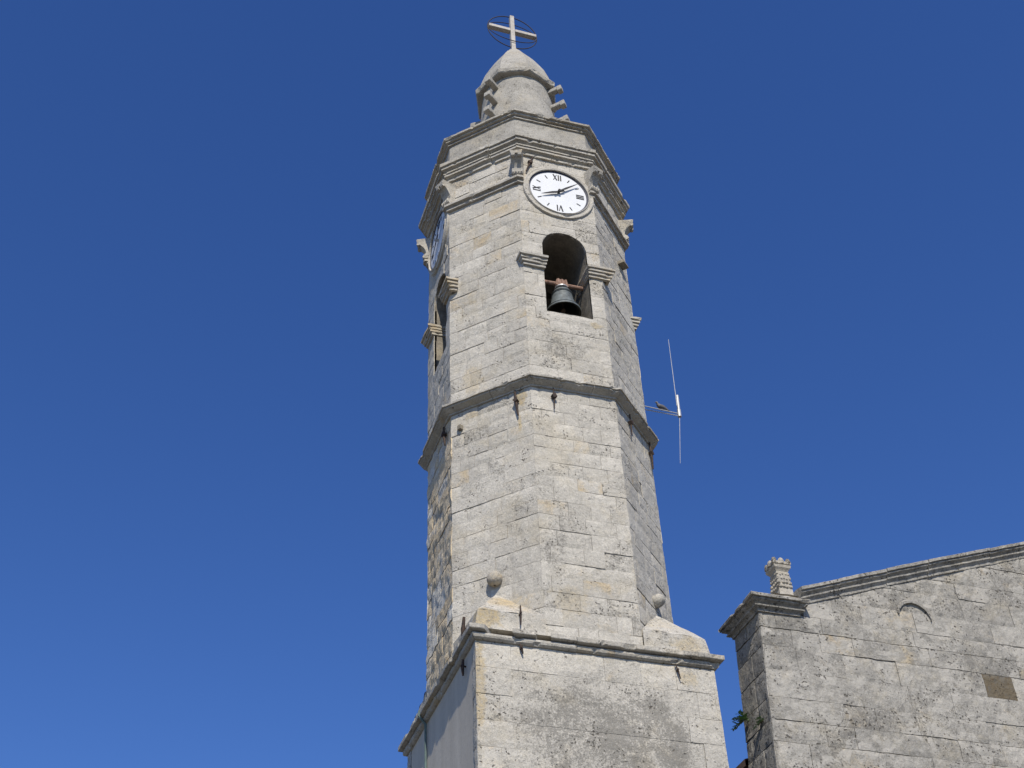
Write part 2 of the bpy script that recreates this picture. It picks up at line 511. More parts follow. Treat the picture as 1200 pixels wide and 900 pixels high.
def sweep(mb, corners, prof, rng, closed=True, amp=0.008, seg=0.055, stone=(0.7, 1.25), skip=(), tintf=None, sides=None):
    """mitred moulding: corners(d) -> list of XY at outward offset d; prof = [(d, z)...] bottom to top"""
    tintf = tintf or (lambda r: (0.5 + r.uniform(-0.2, 0.2), r.uniform(-0.1, 0.5), r.uniform(-0.1, 0.45)))
    base = corners(0.0); n = len(base)
    offs = [corners(d) for d, z in prof]
    for k in range(n if closed else n-1):
        if sides is not None and k not in sides: continue
        A = [Vector((*offs[i][k], prof[i][1])) for i in range(len(prof))]
        B = [Vector((*offs[i][(k+1) % n], prof[i][1])) for i in range(len(prof))]
        L = (Vector(base[(k+1) % n]) - Vector(base[k])).length
        nrm = Vector((base[(k+1) % n][1]-base[k][1], -(base[(k+1) % n][0]-base[k][0]), 0)).normalized()
        # stations, with stone joints
        cuts = [0.0]
        while cuts[-1] < L:
            cuts.append(cuts[-1] + rng.uniform(*stone))
        cuts[-1] = L
        if len(cuts) > 2 and cuts[-1]-cuts[-2] < stone[0]*0.5: cuts.pop(-2)
        for q in range(len(cuts)-1):
            c0, c1 = cuts[q], cuts[q+1]
            if any(s_[0] == k and s_[1] <= (c0+c1)/2/L <= s_[2] for s_ in skip): pass
            m = max(2, int((c1-c0)/seg))
            ts = [lerp(c0, c1, i/m) for i in range(m+1)]
            # carve out skipped stretches exactly
            groups = []; cur = []
            for t in ts:
                if any(s_[0] == k and s_[1] < t/L < s_[2] for s_ in skip):
                    if len(cur) > 1: groups.append(cur)
                    cur = []
                else: cur.append(t)
            if len(cur) > 1: groups.append(cur)
            po = rng.uniform(-0.012, 0.010); zo = rng.uniform(-0.007, 0.007)
            tint = tintf(rng)
            for g in groups:
                rows = []
                for gi, t in enumerate(g):
                    f = t/L
                    if gi == 0 and t > 1e-6: f = (t+0.004)/L
                    if gi == len(g)-1 and t < L-1e-6: f = (t-0.004)/L
                    row = []
                    for i in range(len(prof)):
                        P = A[i].lerp(B[i], f)
                        d = prof[i][0]
                        inner = (i == 0 or i == len(prof)-1)
                        if not inner:
                            P = P + nrm*(po + surf_noise(P, amp)) + Vector((0, 0, zo + 0.5*surf_noise(P + Vector((3, 9, 4)), amp)))
                            ch = mnoise.noise(P*4.6 + Vector((1, 5, 2))) + 0.5*mnoise.noise(P*11.0)
                            if d > 0.05 and ch > 0.40: P = P - nrm*min(0.036, 0.006 + (ch-0.40)*0.22) + Vector((0, 0, -0.008 if i > len(prof)*0.6 else 0.0))
                        row.append(mb.vert(P, tint))
                    rows.append(row)
                for a_, b_ in zip(rows[:-1], rows[1:]):
                    for i in range(len(prof)-1):
                        mb.face((a_[i], b_[i], b_[i+1], a_[i+1]))
                mb.face(rows[0][::1]); mb.face(rows[-1][::-1])

def oct_corners(h):
    def f(d):
        H = h + d; W = H*T225
        return [(-W, -H), (W, -H), (H, -W), (H, W), (W, H), (-W, H), (-H, W), (-H, -W)]
    return f

def rect_corners(x0, y0, x1, y1):
    return lambda d: [(x0-d, y0-d), (x1+d, y0-d), (x1+d, y1+d), (x0-d, y1+d)]

R = random.Random(11)
# ------------------------------------------------------------------ setting: the square
g = MB()
S = 900.0
g.poly([(-S, -S, -Z0), (S, -S, -Z0), (S, S, -Z0), (-S, S, -Z0)])
gr = g.build('ground', M['paving'])
gr['kind'] = 'structure'

# ------------------------------------------------------------------ the bell tower
tower = thing('bell_tower', 'tall octagonal limestone bell tower with clocks, rising from a square base', 'bell tower')
BX, BYF, BYB = 2.5, -2.60, 2.66
ZB = -Z0

# base: mortar core + stones
mb = MB()
i_ = 0.035
x0, x1, y0, y1 = -BX+i_, BX-i_, BYF+i_, BYB-i_
mb.poly([(x0, y0, ZB), (x1, y0, ZB), (x1, y0, 0.1), (x0, y0, 0.1)])
mb.poly([(x1, y0, ZB), (x1, y1, ZB), (x1, y1, 0.1), (x1, y0, 0.1)])
mb.poly([(x1, y1, ZB), (x0, y1, ZB), (x0, y1, 0.1), (x1, y1, 0.1)])
mb.poly([(x0, y1, ZB), (x0, y0, ZB), (x0, y0, 0.1), (x0, y1, 0.1)])
mb.poly([(x0, y0, 0.1), (x1, y0, 0.1), (x1, y1, 0.1), (x0, y1, 0.1)])
mb.build('base_core', M['mortar'], tower)

mb = MB()
fr = [Vector((0, BYF, 0)), Vector((1, 0, 0)), Vector((0, -1, 0))]
rg = random.Random(5)
# quoins at both corners of the front, a light top course, and the rough rendered field between
zs = [-14.12 + i*0.52 for i in range(26)]
zs = [z for z in zs if z < -0.72] + [-0.56]
for c in range(len(zs)-1):
    a, b = zs[c], zs[c+1]
    wl = 0.70 if c % 2 else 0.45
    wr = 0.46 if c % 2 else 0.72
    for u0, u1 in ((-BX, -BX+wl), (BX-wr, BX)):
        t = (0.54+rg.uniform(-0.12, 0.12), 0.25 if rg.random() < 0.4 else 0.05, rg.uniform(-0.1, 0.3))
        block(mb, *fr, u0, u1, a+0.004, b-0.004, rg.uniform(-0.004, 0.006), t, rg, 0.012)
    block(mb, *fr, -BX+wl+0.004, BX-wr-0.004, a-0.001, b+0.001, -0.006, (0.45, -0.1, 0.30), rg, 0.014, cell=0.07)
ashlar(mb, *fr, lambda z: (-BX, BX), [-0.56, -0.02], 0.7, 1.3, rg, amp=0.01,
       tintf=lambda r: (0.62+r.uniform(-0.15, 0.15), 0.3*r.random(), 0.1*r.random()))
# right and back faces
for O, U, N, w in ((Vector((BX, 0, 0)), Vector((0, 1, 0)), Vector((1, 0, 0)), (BYF, BYB)),
                   (Vector((0, BYB, 0)), Vector((-1, 0, 0)), Vector((0, 1, 0)), (-BX, BX))):
    ashlar(mb, O, U, N, lambda z: w, courses(-14.12, -0.02, 0.42, 0.56, rg), 0.6, 1.2, rg, cell=0.2)
# corner strips of the left face
lf = [Vector((-BX, 0, 0)), Vector((0, -1, 0)), Vector((-1, 0, 0))]
for c in range(len(zs)-1):
    a, b = zs[c], zs[c+1]
    for u0, u1 in ((-BYF-0.28, -BYF), (-BYB, -BYB+0.3)):
        block(mb, *lf, u0, u1, a+0.006, b-0.006, rg.uniform(-0.006, 0.008), (0.42+rg.uniform(-0.1, 0.1), 0.15, 0.45), rg, 0.02, cell=0.07)
for u0, u1 in ((-BYF-0.28, -BYF), (-BYB, -BYB+0.3)):
    block(mb, *lf, u0, u1, -0.55, -0.02, 0.0, (0.45, 0.15, 0.4), rg, 0.02, cell=0.07)
mb.build('base', M['ashlar'], tower)

mb = MB()   # smooth plastered left side
O, U, N = lf
nu, nz = 40, 60
gd = [[mb.vert(O + U*lerp(-BYB+0.305, -BYF-0.285, i/nu) + Vector((0, 0, lerp(-13.9, -0.01, j/nz))) + N*(-0.012 + 0.004*mnoise.noise(Vector((i*.13, j*.23, 3))))) for j in range(nz+1)] for i in range(nu+1)]
for i in range(nu):
    for j in range(nz):
        mb.face((gd[i][j], gd[i+1][j], gd[i+1][j+1], gd[i][j+1]))
o = mb.build('plaster_panel', M['plaster'], tower, smooth=True)
o['label'] = 'smooth grey plastered left side of the square base'

# base cornice: roll moulding plus broken slab
mb = MB()
bc = rect_corners(-BX, BYF, BX, BYB)
rg = random.Random(8)
sweep(mb, bc, [(-0.05, -0.02), (0.03, -0.01), (0.075, 0.02), (0.088, 0.06), (0.085, 0.10), (0.06, 0.118), (-0.05, 0.125)], rg, amp=0.010)
sweep(mb, bc, [(-0.05, 0.12), (0.10, 0.125), (0.165, 0.14), (0.172, 0.155), (0.172, 0.235), (0.15, 0.25), (-0.25, 0.262)], rg, amp=0.012,
      skip=((0, 0.068, 0.150), (0, 0.262, 0.306)), stone=(0.9, 1.5))
mb.poly([(-BX-.05, BYF-.05, 0.24), (BX+.05, BYF-.05, 0.24), (BX+.05, BYB+.05, 0.24), (-BX-.05, BYB+.05, 0.24)])
o = mb.build('base_cornice', M['mould'], tower)

# broaches: the corners of the square between cornice and octagon
H0 = 2.51
W0 = H0*T225
def broach(sx, sy, seed):
    rg = random.Random(seed)
    mb = MB()
    xo = BX-0.0
    yo = -(BYF) - 0.03 if sy < 0 else BYB - 0.10
    zt = 0.70
    A = Vector((sx*xo, sy*yo, 0.24)); B = Vector((sx*W0, sy*yo, 0.24)); C_ = Vector((sx*xo, sy*W0, 0.24))
    cut = 0.10
    P1 = Vector((sx*(xo-0.02), sy*(yo-0.0), zt-0.12)); 
    ap = Vector((sx*H0*0.7071, sy*H0*0.7071, 1.60))
    def grid(c00, c10, c11, c01, n, m, t, amp):
        g_ = []
        for i in range(n+1):
            for j in range(m+1):
                p = c00.lerp(c10, i/n).lerp(c01.lerp(c11, i/n), j/m)
                p = p + Vector((mnoise.noise(p*3), mnoise.noise(p*3+Vector((5, 0, 0))), mnoise.noise(p*3+Vector((0, 5, 0)))))*amp*(1 if 0 < i < n else .5)
                g_.append(mb.vert(p, t))
        for i in range(n):
            for j in range(m):
                a = i*(m+1)+j
                mb.face([g_[x_] for x_ in (a, a+m+1, a+m+2, a+1)])
    up_ = Vector((0, 0, 1))
    yl = 0.35 if seed == 1 else 0.1
    t1 = (0.5, yl*0.8, 0.35); t2 = (0.45, yl*1.2+0.1, 0.4)
    nA = A + up_*(zt-0.24) + Vector((-sx*0.07, -sy*0.03, 0)); nB = B + up_*(zt-0.20); nC = C_ + up_*(zt-0.20)
    if sx*sy > 0:
        grid(A, B, nB, nA, 14, 5, t1, 0.02); grid(C_, A, nA, nC, 14, 5, t1, 0.02)
        grid(nA, nB, ap, ap, 14, 8, t2, 0.045); grid(nC, nA, ap, ap, 14, 8, t2, 0.045)
    else:
        grid(B, A, nA, nB, 14, 5, t1, 0.02); grid(A, C_, nC, nA, 14, 5, t1, 0.02)
        grid(nB, nA, ap, ap, 14, 8, t2, 0.045); grid(nA, nC, ap, ap, 14, 8, t2, 0.045)
    o = mb.build('broach', M['ashlar'], tower, warp_tower)
    bm_ = bmesh.new(); bm_.from_mesh(o.data)
    bmesh.ops.remove_doubles(bm_, verts=bm_.verts, dist=0.012)
    bmesh.ops.recalc_face_normals(bm_, faces=bm_.faces)
    bm_.to_mesh(o.data); bm_.free()
    if seed == 1: o['label'] = 'broach crusted with ochre lichen'
    # stone ball at the tip
    mb = MB()
    c = Vector((sx*(H0+0.07)*0.7071, sy*(H0+0.07)*0.7071, 1.93))
    prof = [(0.002, -0.15)] + [(0.155*math.sin(math.pi*k/14), -0.15*math.cos(math.pi*k/14)) for k in range(1, 14)] + [(0.002, 0.15)]
    mb.lathe(c, prof, 24, amp=0.075, t=(0.45, 0.75 if seed == 1 else 0.25, 0.2))
    mb.build('stone_ball', M['mould'], tower, warp_tower, smooth=True)
broach(-1, -1, 1); broach(1, -1, 2); broach(-1, 1, 3); broach(1, 1, 4)

def hz(z): return 2.508 + 0.0018*z

# cores of the shaft (mortar) and hollow belfry
def sheet(mb, a, h0, h1, z0, z1, t=(0.5, 0, 0)):
    N, U = face_frame(a)
    w0, w1 = h0*T225, h1*T225
    mb.poly([N*h0 - U*w0 + Vector((0, 0, z0)), N*h0 + U*w0 + Vector((0, 0, z0)), N*h1 + U*w1 + Vector((0, 0, z1)), N*h1 - U*w1 + Vector((0, 0, z1))], t)

HOLE = (0.10, 0.60, 9.30, 11.60)       # centre, half width, sill, springing
mb = MB(); inner = MB()
for a in NANG:
    sheet(mb, a, hz(0)-.03, hz(7)-.03, 0.2, 7.0)
    N, U = face_frame(a)
    if a % 90:
        sheet(mb, a, hz(7)-.03, hz(15)-.03, 7.0, 15.1)
        continue
    cu, hw, zsill, zsp = HOLE
    n = 28
    arc = [(cu + hw*math.cos(math.pi*k/n), zsp + hw*math.sin(math.pi*k/n)) for k in range(n+1)]
    for m_, h, zb_, zt_ in ((mb, 2.495, 7.0, 15.1),):
        w = h*T225
        q = lambda u, z: N*h + U*u + Vector((0, 0, z))
        m_.poly([q(-w, zb_), q(w, zb_), q(w, zsill), q(-w, zsill)])
        m_.poly([q(-w, zsill), q(cu-hw, zsill), q(cu-hw, zsp), q(-w, zsp)])
        m_.poly([q(cu+hw, zsill), q(w, zsill), q(w, zsp), q(cu+hw, zsp)])
        m_.poly([q(-w, zsp), q(cu-hw, zsp), q(cu-hw, zt_), q(-w, zt_)])
        m_.poly([q(cu+hw, zsp), q(w, zsp), q(w, zt_), q(cu+hw, zt_)])
        for k in range(n):
            (ua, za), (ub, zb2) = arc[k], arc[k+1]
            m_.poly([q(ub, zb2), q(ua, za), q(ua, zt_), q(ub, zt_)])
    # reveals: jambs, sill, soffit
    loop = [(cu-hw, zsill), (cu+hw, zsill), (cu+hw, zsp)] + arc[1:] + []
    loop = [(cu-hw, zsill), (cu+hw, zsill)] + arc
    for (ua, za), (ub, zb2) in zip(loop, loop[1:] + loop[:1]):
        if (ua, za) == (ub, zb2): continue
        nn = 12
        for s_ in range(nn):
            ha, hb = lerp(2.50, 0.46, s_/nn), lerp(2.50, 0.46, (s_+1)/nn)
            inner.poly([N*ha + U*ua + Vector((0, 0, za)), N*ha + U*ub + Vector((0, 0, zb2)), N*hb + U*ub + Vector((0, 0, zb2)), N*hb + U*ua + Vector((0, 0, za))])
cr = oct_corners(1.84)(0)
inner.poly([(*p, 12.3) for p in cr]); inner.poly([(*p, 9.25) for p in cr])
mb.build('shaft_core', M['mortar'], tower, warp_tower)
inner.build('belfry_chamber', M['chamber'], tower, warp_tower)

# stones of the lower shaft
rg = random.Random(21)
zl = courses(0.24, 6.83, 0.33, 0.43, rg)
zu = courses(7.02, 15.05, 0.33, 0.43, rg)
mb = MB()
for a in NANG:
    N, U = face_frame(a)
    rough = (a == 180)
    def span(z): w = hz(z)*T225; return (-w, w)
    tf = stone_tint
    if rough:
        tf = lambda r: (1.05+r.uniform(-0.4, 0.4), r.uniform(0.7, 1.3) if r.random() < 0.75 else 0.2, r.uniform(-0.3, 0.2))  # ochre stones; tint also lightened to stand in for sunlight on this face
    ashlar(mb, N*hz(3.4), U, N, span, zl, 0.32, 0.82, rg, amp=0.045 if rough else 0.010, tintf=tf,
           gap=(0.006, 0.02) if rough else (0.001, 0.011), cell=0.06 if rough else 0.10)
mb.build('lower_shaft', M['ashlar'], tower, warp_tower)
mb = MB()
for a in NANG:
    N, U = face_frame(a)
    def span(z): w = hz(z)*T225; return (-w, w)
    ashlar(mb, N*hz(11), U, N, span, zu, 0.32, 0.82, rg, amp=0.022 if a == 180 else 0.010, hole=None if a % 90 else HOLE, cell=0.10)
mb.build('belfry', M['ashlar'], tower, warp_tower)

# middle cornice
rg = random.Random(31)
mb = MB()
sweep(mb, oct_corners(2.52), [(-0.05, 6.79), (0.03, 6.795), (0.034, 6.83), (0.09, 6.855), (0.15, 6.89), (0.185, 6.91), (0.19, 6.935), (0.17, 6.94), (0.226, 6.95), (0.229, 7.00),
      (0.20, 7.012), (0.065, 7.03), (0.06, 7.07), (-0.05, 7.09)], rg, amp=0.012)
mb.build('middle_cornice', M['mould'], tower, warp_tower)

# string course on the diagonal faces, dying out beside the clocks
mb = MB()
def string(k):
    oc = oct_corners(2.535)
    def cs(d):
        c = oc(d)
        a, b = Vector(c[k]), Vector(c[(k+1) % 8])
        p0, p1 = Vector(c[(k-1) % 8]), Vector(c[(k+2) % 8])
        e0 = a + (p0-a).normalized()*0.16; e1 = b + (p1-b).normalized()*0.16
        return [tuple(e0), tuple(a), tuple(b), tuple(e1)]
    m_ = MB()
    sweep(m_, cs, [(-0.05, 13.80), (0.065, 13.805), (0.068, 13.855), (0.03, 13.86), (0.05, 13.89), (0.09, 13.915), (0.14, 13.92), (0.143, 13.985), (0.12, 13.995), (-0.05, 14.03)], rg, closed=False, amp=0.007)
    m_.build('string_course', M['mould'], tower, warp_tower)
for k in (1, 3, 5, 7): string(k)

# scroll consoles standing on the string course at the eight corners
def console(k):
    c = oct_corners(2.53)(0)[k]
    n = Vector((c[0], c[1], 0)); ctr = n.copy(); n.normalize(); u = Vector((-n.y, n.x, 0))
    m_ = MB(); wd = 0.145
    prof = [(-0.15, 0.0), (0.10, 0.0), (0.14, 0.04), (0.135, 0.11), (0.08, 0.17), (0.06, 0.24), (0.08, 0.33), (0.13, 0.43), (0.19, 0.51), (0.25, 0.57), (0.28, 0.60), (0.285, 0.635), (0.33, 0.64), (0.345, 0.74), (0.32, 0.76), (-0.15, 0.78)]
    L_, R_ = [], []
    for d, z in prof:
        ww = wd*(1.18 if z > 0.645 else 1.0)
        for s_, lst in ((-1, L_), (1, R_)):
            P = ctr + n*d + u*ww*s_ + Vector((0, 0, 14.03+z))
            lst.append(m_.vert(P + n*surf_noise(P*1.5, 0.012), (0.5, 0.2, 0.15)))
    for i in range(len(prof)-1):
        m_.face((L_[i], R_[i], R_[i+1], L_[i+1]))
    m_.face(L_[::-1]); m_.face(R_)
    for q in (-0.11, -0.037, 0.037, 0.11):           # ribs carved on the lower scroll
        m_.tube([ctr + n*d + u*q + Vector((0, 0, 14.03+z)) for d, z in ((0.12, 0.02), (0.15, 0.07), (0.13, 0.14), (0.075, 0.21))], [0.02, 0.026, 0.026, 0.012], 6, (0.55, 0.2, 0.0))
    for q in (-0.09, 0.09):
        P = ctr + n*0.29 + u*q + Vector((0, 0, 14.03+0.60))
        m_.tube([P - u*0.05, P + u*0.05], 0.05, 8)
    m_.build('console', M['mould'], tower, warp_tower)
for k in range(8): console(k)

# main cornice, parapet, coping
rg = random.Random(41)
mb = MB()
sweep(mb, oct_corners(2.53), [(-0.05, 14.98), (0.055, 14.985), (0.057, 15.045), (0.03, 15.05), (0.035, 15.085), (0.09, 15.125), (0.135, 15.13), (0.137, 15.195), (0.10, 15.20), (0.165, 15.215), (0.167, 15.255),
      (0.12, 15.265), (0.125, 15.30), (0.19, 15.345), (0.235, 15.35), (0.238, 15.425), (0.20, 15.43), (0.282, 15.45), (0.288, 15.56), (0.24, 15.585), (-0.12, 15.60)], rg, amp=0.010, stone=(0.8, 1.4))
mb.build('main_cornice', M['mould'], tower, warp_tower)
mb = MB()
rg = random.Random(43)
for a in NANG:
    N, U = face_frame(a)
    ashlar(mb, N*2.50, U, N, lambda z: (-2.5*T225, 2.5*T225), [15.58, 16.64], 2.5, 3.0, rg, amp=0.012, tintf=lambda r: (0.42+r.uniform(-.06, .06), 0.1, 0.3), cell=0.09)
mb.build('parapet', M['drum'], tower, warp_tower)
mb = MB()
sweep(mb, oct_corners(2.50), [(-0.05, 16.58), (0.05, 16.585), (0.052, 16.63), (0.02, 16.635), (0.03, 16.66), (0.11, 16.675), (0.112, 16.725), (0.08, 16.73), (0.178, 16.745), (0.182, 16.81), (0.13, 16.825), (-0.45, 16.90)], rg, amp=0.009, stone=(0.8, 1.4))
c = oct_corners(2.2)(0)
mb.poly([(*p, 16.86) for p in c])
mb.build('parapet_coping', M['mould'], tower, warp_tower)

# lantern drum, its bracket stones, cap and dome
def Rd(z): return 1.075 + 0.075*(20.85 - z)
mb = MB()
zz = [16.7 + 0.14*i for i in range(30)] + [20.9]
mb.lathe((0, 0, 0), [(Rd(z), z) for z in zz], 96, amp=0.025, t=(0.45, 0.05, 0.35))
mb.build('drum', M['drum'], tower, warp_tower, smooth=True)
rg = random.Random(3)
for ang, dz_ in ((-144, 0.0), (-42, 0.25), (40, 0.1), (140, 0.0)):
    for i in range(5):
        z = 20.40 - 0.78*i + dz_
        n, u = face_frame(ang)
        m_ = MB()
        rot = Matrix((n, u, Vector((0, 0, 1)))).transposed() @ Matrix.Rotation(math.radians(-6), 3, 'Y')
        base = Rd(z)
        m_.box(n*(base+0.12) + Vector((0, 0, z)), (0.66, 0.19, 0.15), (0.45, 0.1, 0.25), rot)
        m_.box(n*(base+0.375) + Vector((0, 0, z-0.01)), (0.16, 0.21, 0.22), (0.45, 0.1, 0.25), rot)
        m_.build('bracket', M['drum'], tower, warp_tower, bevel=0.025)
mb = MB()
def cap_corners(h):
    def f(d):
        Rr = (h + d)/math.cos(math.pi/8)
        return [(Rr*math.cos(math.radians(a)), Rr*math.sin(math.radians(a))) for a in (-135+2, -90, -45, 0, 45, 90, 135, 180)]
    return f
sweep(mb, cap_corners(1.15), [(-0.34, 20.78), (0.04, 20.80), (0.07, 20.83), (0.085, 20.96), (0.075, 21.00), (-0.06, 21.05)], random.Random(6), amp=0.02, stone=(3, 4), seg=0.1)
mb.build('cap', M['mould'], tower, warp_tower)
mb = MB()
dome = [(1.12, 21.02), (1.06, 21.4), (0.94, 21.85), (0.79, 22.25), (0.62, 22.65), (0.45, 22.98), (0.30, 23.22), (0.27, 23.32)]
cc = [cap_corners(1.0)(r-1.0) for r, z in dome]
for k in range(8):
    nn = 8
    gd = []
    for (r, z), cr_ in zip(dome, cc):
        a, b = Vector((*cr_[k], z)), Vector((*cr_[(k+1) % 8], z))
        row = []
        for i in range(nn+1):
            p = a.lerp(b, i/nn)
            p = p + p.normalized()*surf_noise(p, 0.02)
            row.append(mb.vert(p, (0.5, 0.15, 0.15)))
        gd.append(row)
    for j in range(len(gd)-1):
        for i in range(nn):
            mb.face((gd[j][i], gd[j][i+1], gd[j+1][i+1], gd[j+1][i]))
mb.poly([(*p, 23.32) for p in cc[-1]])
mb.build('dome', M['drum'], tower, warp_tower)

# imposts of the four openings
def impost(a, u0, u1, end):
    N, U = face_frame(a)
    h = 2.525
    pts = {}
    def cs(d):
        q = lambda u, n_: tuple((N*n_ + U*u).xy)
        if end < 0:   # outer end at left: return back along the neighbouring face, inner end returns into the opening
            return [q(u0-d, h-0.14), q(u0-d, h+d), q(u1+d*0.4, h+d), q(u1+d*0.4, h-0.75)]
        return [q(u0-d*0.4, h-0.75), q(u0-d*0.4, h+d), q(u1+d, h+d), q(u1+d, h-0.14)]
    m_ = MB()
    rr = random.Random(int(a*7+u0*13))
    yl = 0.55 if (a == 180 or end > 0) else 0.1
    sweep(m_, cs, [(-0.03, 10.72), (0.06, 10.725), (0.063, 10.785), (0.03, 10.79), (0.105, 10.81), (0.108, 10.87), (0.065, 10.875), (0.14, 10.895), (0.143, 10.955), (0.10, 10.96), (0.18, 10.98), (0.183, 11.05), (-0.05, 11.09)], rr, closed=False, amp=0.008,
          stone=(3, 4), seg=0.08, tintf=lambda r: (0.55, yl, 0.1))
    m_.build('impost', M['mould'], tower, warp_tower)
for a in (-90, 0, 90, 180):
    impost(a, -1.00, HOLE[0]-HOLE[1], -1)
    impost(a, HOLE[0]+HOLE[1], 1.06+0.14, 1)

# sill stone of the openings
for a in (-90, 180):
    N, U = face_frame(a)
    m_ = MB()
    block(m_, N*2.52, U, N, HOLE[0]-0.62, HOLE[0]+0.66, 8.98, 9.30, 0.016, (0.5, 0.2, 0.25), R, 0.012)
    q = lambda u, h, z: N*h + U*u + Vector((0, 0, z))
    m_.poly([q(-.5, 2.53, 9.302), q(.7, 2.53, 9.302), q(.7, 2.2, 9.302), q(-.5, 2.2, 9.302)])
    m_.build('sill', M['ashlar'], tower, warp_tower)

# clocks
def clock(a, cu):
    N, U = face_frame(a)
    cz = 13.74
    h = 2.53
    C = N*h + U*cu + Vector((0, 0, cz))
    Zv = Vector((0, 0, 1))
    def pt(x, y, d): return C + U*x + Zv*y + N*d
    def disc(mb, r, d, n=72):
        mb.poly([pt(r*math.cos(2*math.pi*k/n), r*math.sin(2*math.pi*k/n), d) for k in range(n)])
    m_ = MB(); disc(m_, 0.825, 0.022)
    root = m_.build('clock', M['dial'], tower, warp_tower)
    root['label'] = 'white clock dial facing the square' if a == -90 else 'white clock dial on the narrow left face'
    m_ = MB()   # stone frame: rings of radius, depth
    n = 80
    prof = [(0.838, 0.0), (0.840, 0.085), (0.855, 0.09), (0.875, 0.06), (0.91, 0.05), (0.95, 0.06), (0.98, 0.055), (0.99, 0.03), (0.995, -0.04)]
    rows = []
    for r, d in prof:
        row = []
        for k in range(n):
            p = pt(r*math.cos(2*math.pi*k/n), r*math.sin(2*math.pi*k/n), d)
            ch = max(0.0, mnoise.noise(p*2.2) - 0.25)
            row.append(m_.vert(p + N*(surf_noise(p, 0.012) - (0.09*ch if 0.84 < r < 0.98 else 0)), (0.5, 0.1, 0.0)))
        rows.append(row)
    for r0, r1 in zip(rows[:-1], rows[1:]):
        for k in range(n):
            m_.face((r0[k], r0[(k+1) % n], r1[(k+1) % n], r1[k]))
    m_.build('stone_frame', M['ashlar'], root, warp_tower)
    m_ = MB()   # dark rim between dial and stone, widened to paint in the recess shade
    rows = [[m_.vert(pt(r*math.cos(2*math.pi*k/n), r*math.sin(2*math.pi*k/n), d)) for k in range(n)] for r, d in ((0.790, 0.0245), (0.794, 0.036), (0.838, 0.038))]
    for r0, r1 in zip(rows[:-1], rows[1:]):
        for k in range(n):
            m_.face((r0[k], r0[(k+1) % n], r1[(k+1) % n], r1[k]))
    m_.build('dial_shade_rim', M['dial_shade'], root, warp_tower)
    def stroke(mb, x0, y0, x1, y1, w, rot, d=0.03):
        # a flat painted stroke in the frame of a numeral turned by rot
        dx, dy = x1-x0, y1-y0; L = math.hypot(dx, dy); px, py = -dy/L*w/2, dx/L*w/2
        pts = [(x0+px, y0+py), (x1+px, y1+py), (x1-px, y1-py), (x0-px, y0-py)]
        c, s = math.cos(rot), math.sin(rot)
        top = [pt(c*x-s*y, s*x+c*y, d) for x, y in pts]; bot = [pt(c*x-s*y, s*x+c*y, d-0.006) for x, y in pts]
        i = [mb.vert(p) for p in top]; j = [mb.vert(p) for p in bot]
        mb.face(i)
        for k in range(4): mb.face((i[k], j[k], j[(k+1) % 4], i[(k+1) % 4]))
    for hour, txt in ((12, 'XII'), (3, 'III'), (6, 'VI'), (9, 'IX')):
        m_ = MB()
        rot = -math.radians(hour*30)
        wd = {'X': 0.135, 'I': 0.062, 'V': 0.13}
        x = -sum(wd[c] for c in txt)/2
        y0, y1 = 0.50, 0.72
        for qi, c in enumerate(txt):
            w = wd[c]; dd = 0.030 + 0.0007*qi
            if c == 'I': stroke(m_, x+w/2, y0, x+w/2, y1, 0.032, rot, dd)
            if c == 'X':
                stroke(m_, x+.02, y1, x+w-.02, y0, 0.036, rot, dd); stroke(m_, x+.02, y0, x+w-.02, y1, 0.018, rot, dd+0.0003)
            if c == 'V':
                stroke(m_, x+.015, y1, x+w/2, y0, 0.036, rot, dd); stroke(m_, x+w-.015, y1, x+w/2, y0, 0.018, rot, dd+0.0003)
            x += w
        m_.build('numeral', M['black'], root, warp_tower)
    for hour in (1, 2, 4, 5, 7, 8, 10, 11):
        m_ = MB(); rot = -math.radians(hour*30)
        stroke(m_, 0, 0.57, 0, 0.69, 0.026, rot)
        m_.build('hour_mark', M['black'], root, warp_tower)
    def hand(name, ang, L, w):
        m_ = MB(); rot = -math.radians(ang)
        c, s = math.cos(rot), math.sin(rot)
        out = [(-w*.35, -0.17), (-w*.5, -0.05), (-w*.3, 0), (-w*.55, L*.35), (-w*.25, L*.8), (0, L), (w*.25, L*.8), (w*.55, L*.35), (w*.3, 0), (w*.5, -0.05), (w*.35, -0.17)]
        d = 0.095 if name == 'minute_hand' else 0.08
        i = [m_.vert(pt(c*x-s*y, s*x+c*y, d)) for x, y in out]; j = [m_.vert(pt(c*x-s*y, s*x+c*y, d-0.01)) for x, y in out]
        m_.face(i); m_.face(j[::-1])
        for k in range(len(i)): m_.face((i[k], j[k], j[(k+1) % len(i)], i[(k+1) % len(i)]))
        m_.build(name, M['black'], root, warp_tower)
    hand('hour_hand', 246.0, 0.56, 0.066)
    hand('minute_hand', 51.0, 0.73, 0.056)
    m_ = MB(); m_.tube([pt(0, 0, 0.02), pt(0, 0, 0.135)], 0.04, 14)
    m_.build('hub', M['black'] if a == -90 else M['alu'], root, warp_tower)
clock(-90, 0.06)
clock(180, 0.06)

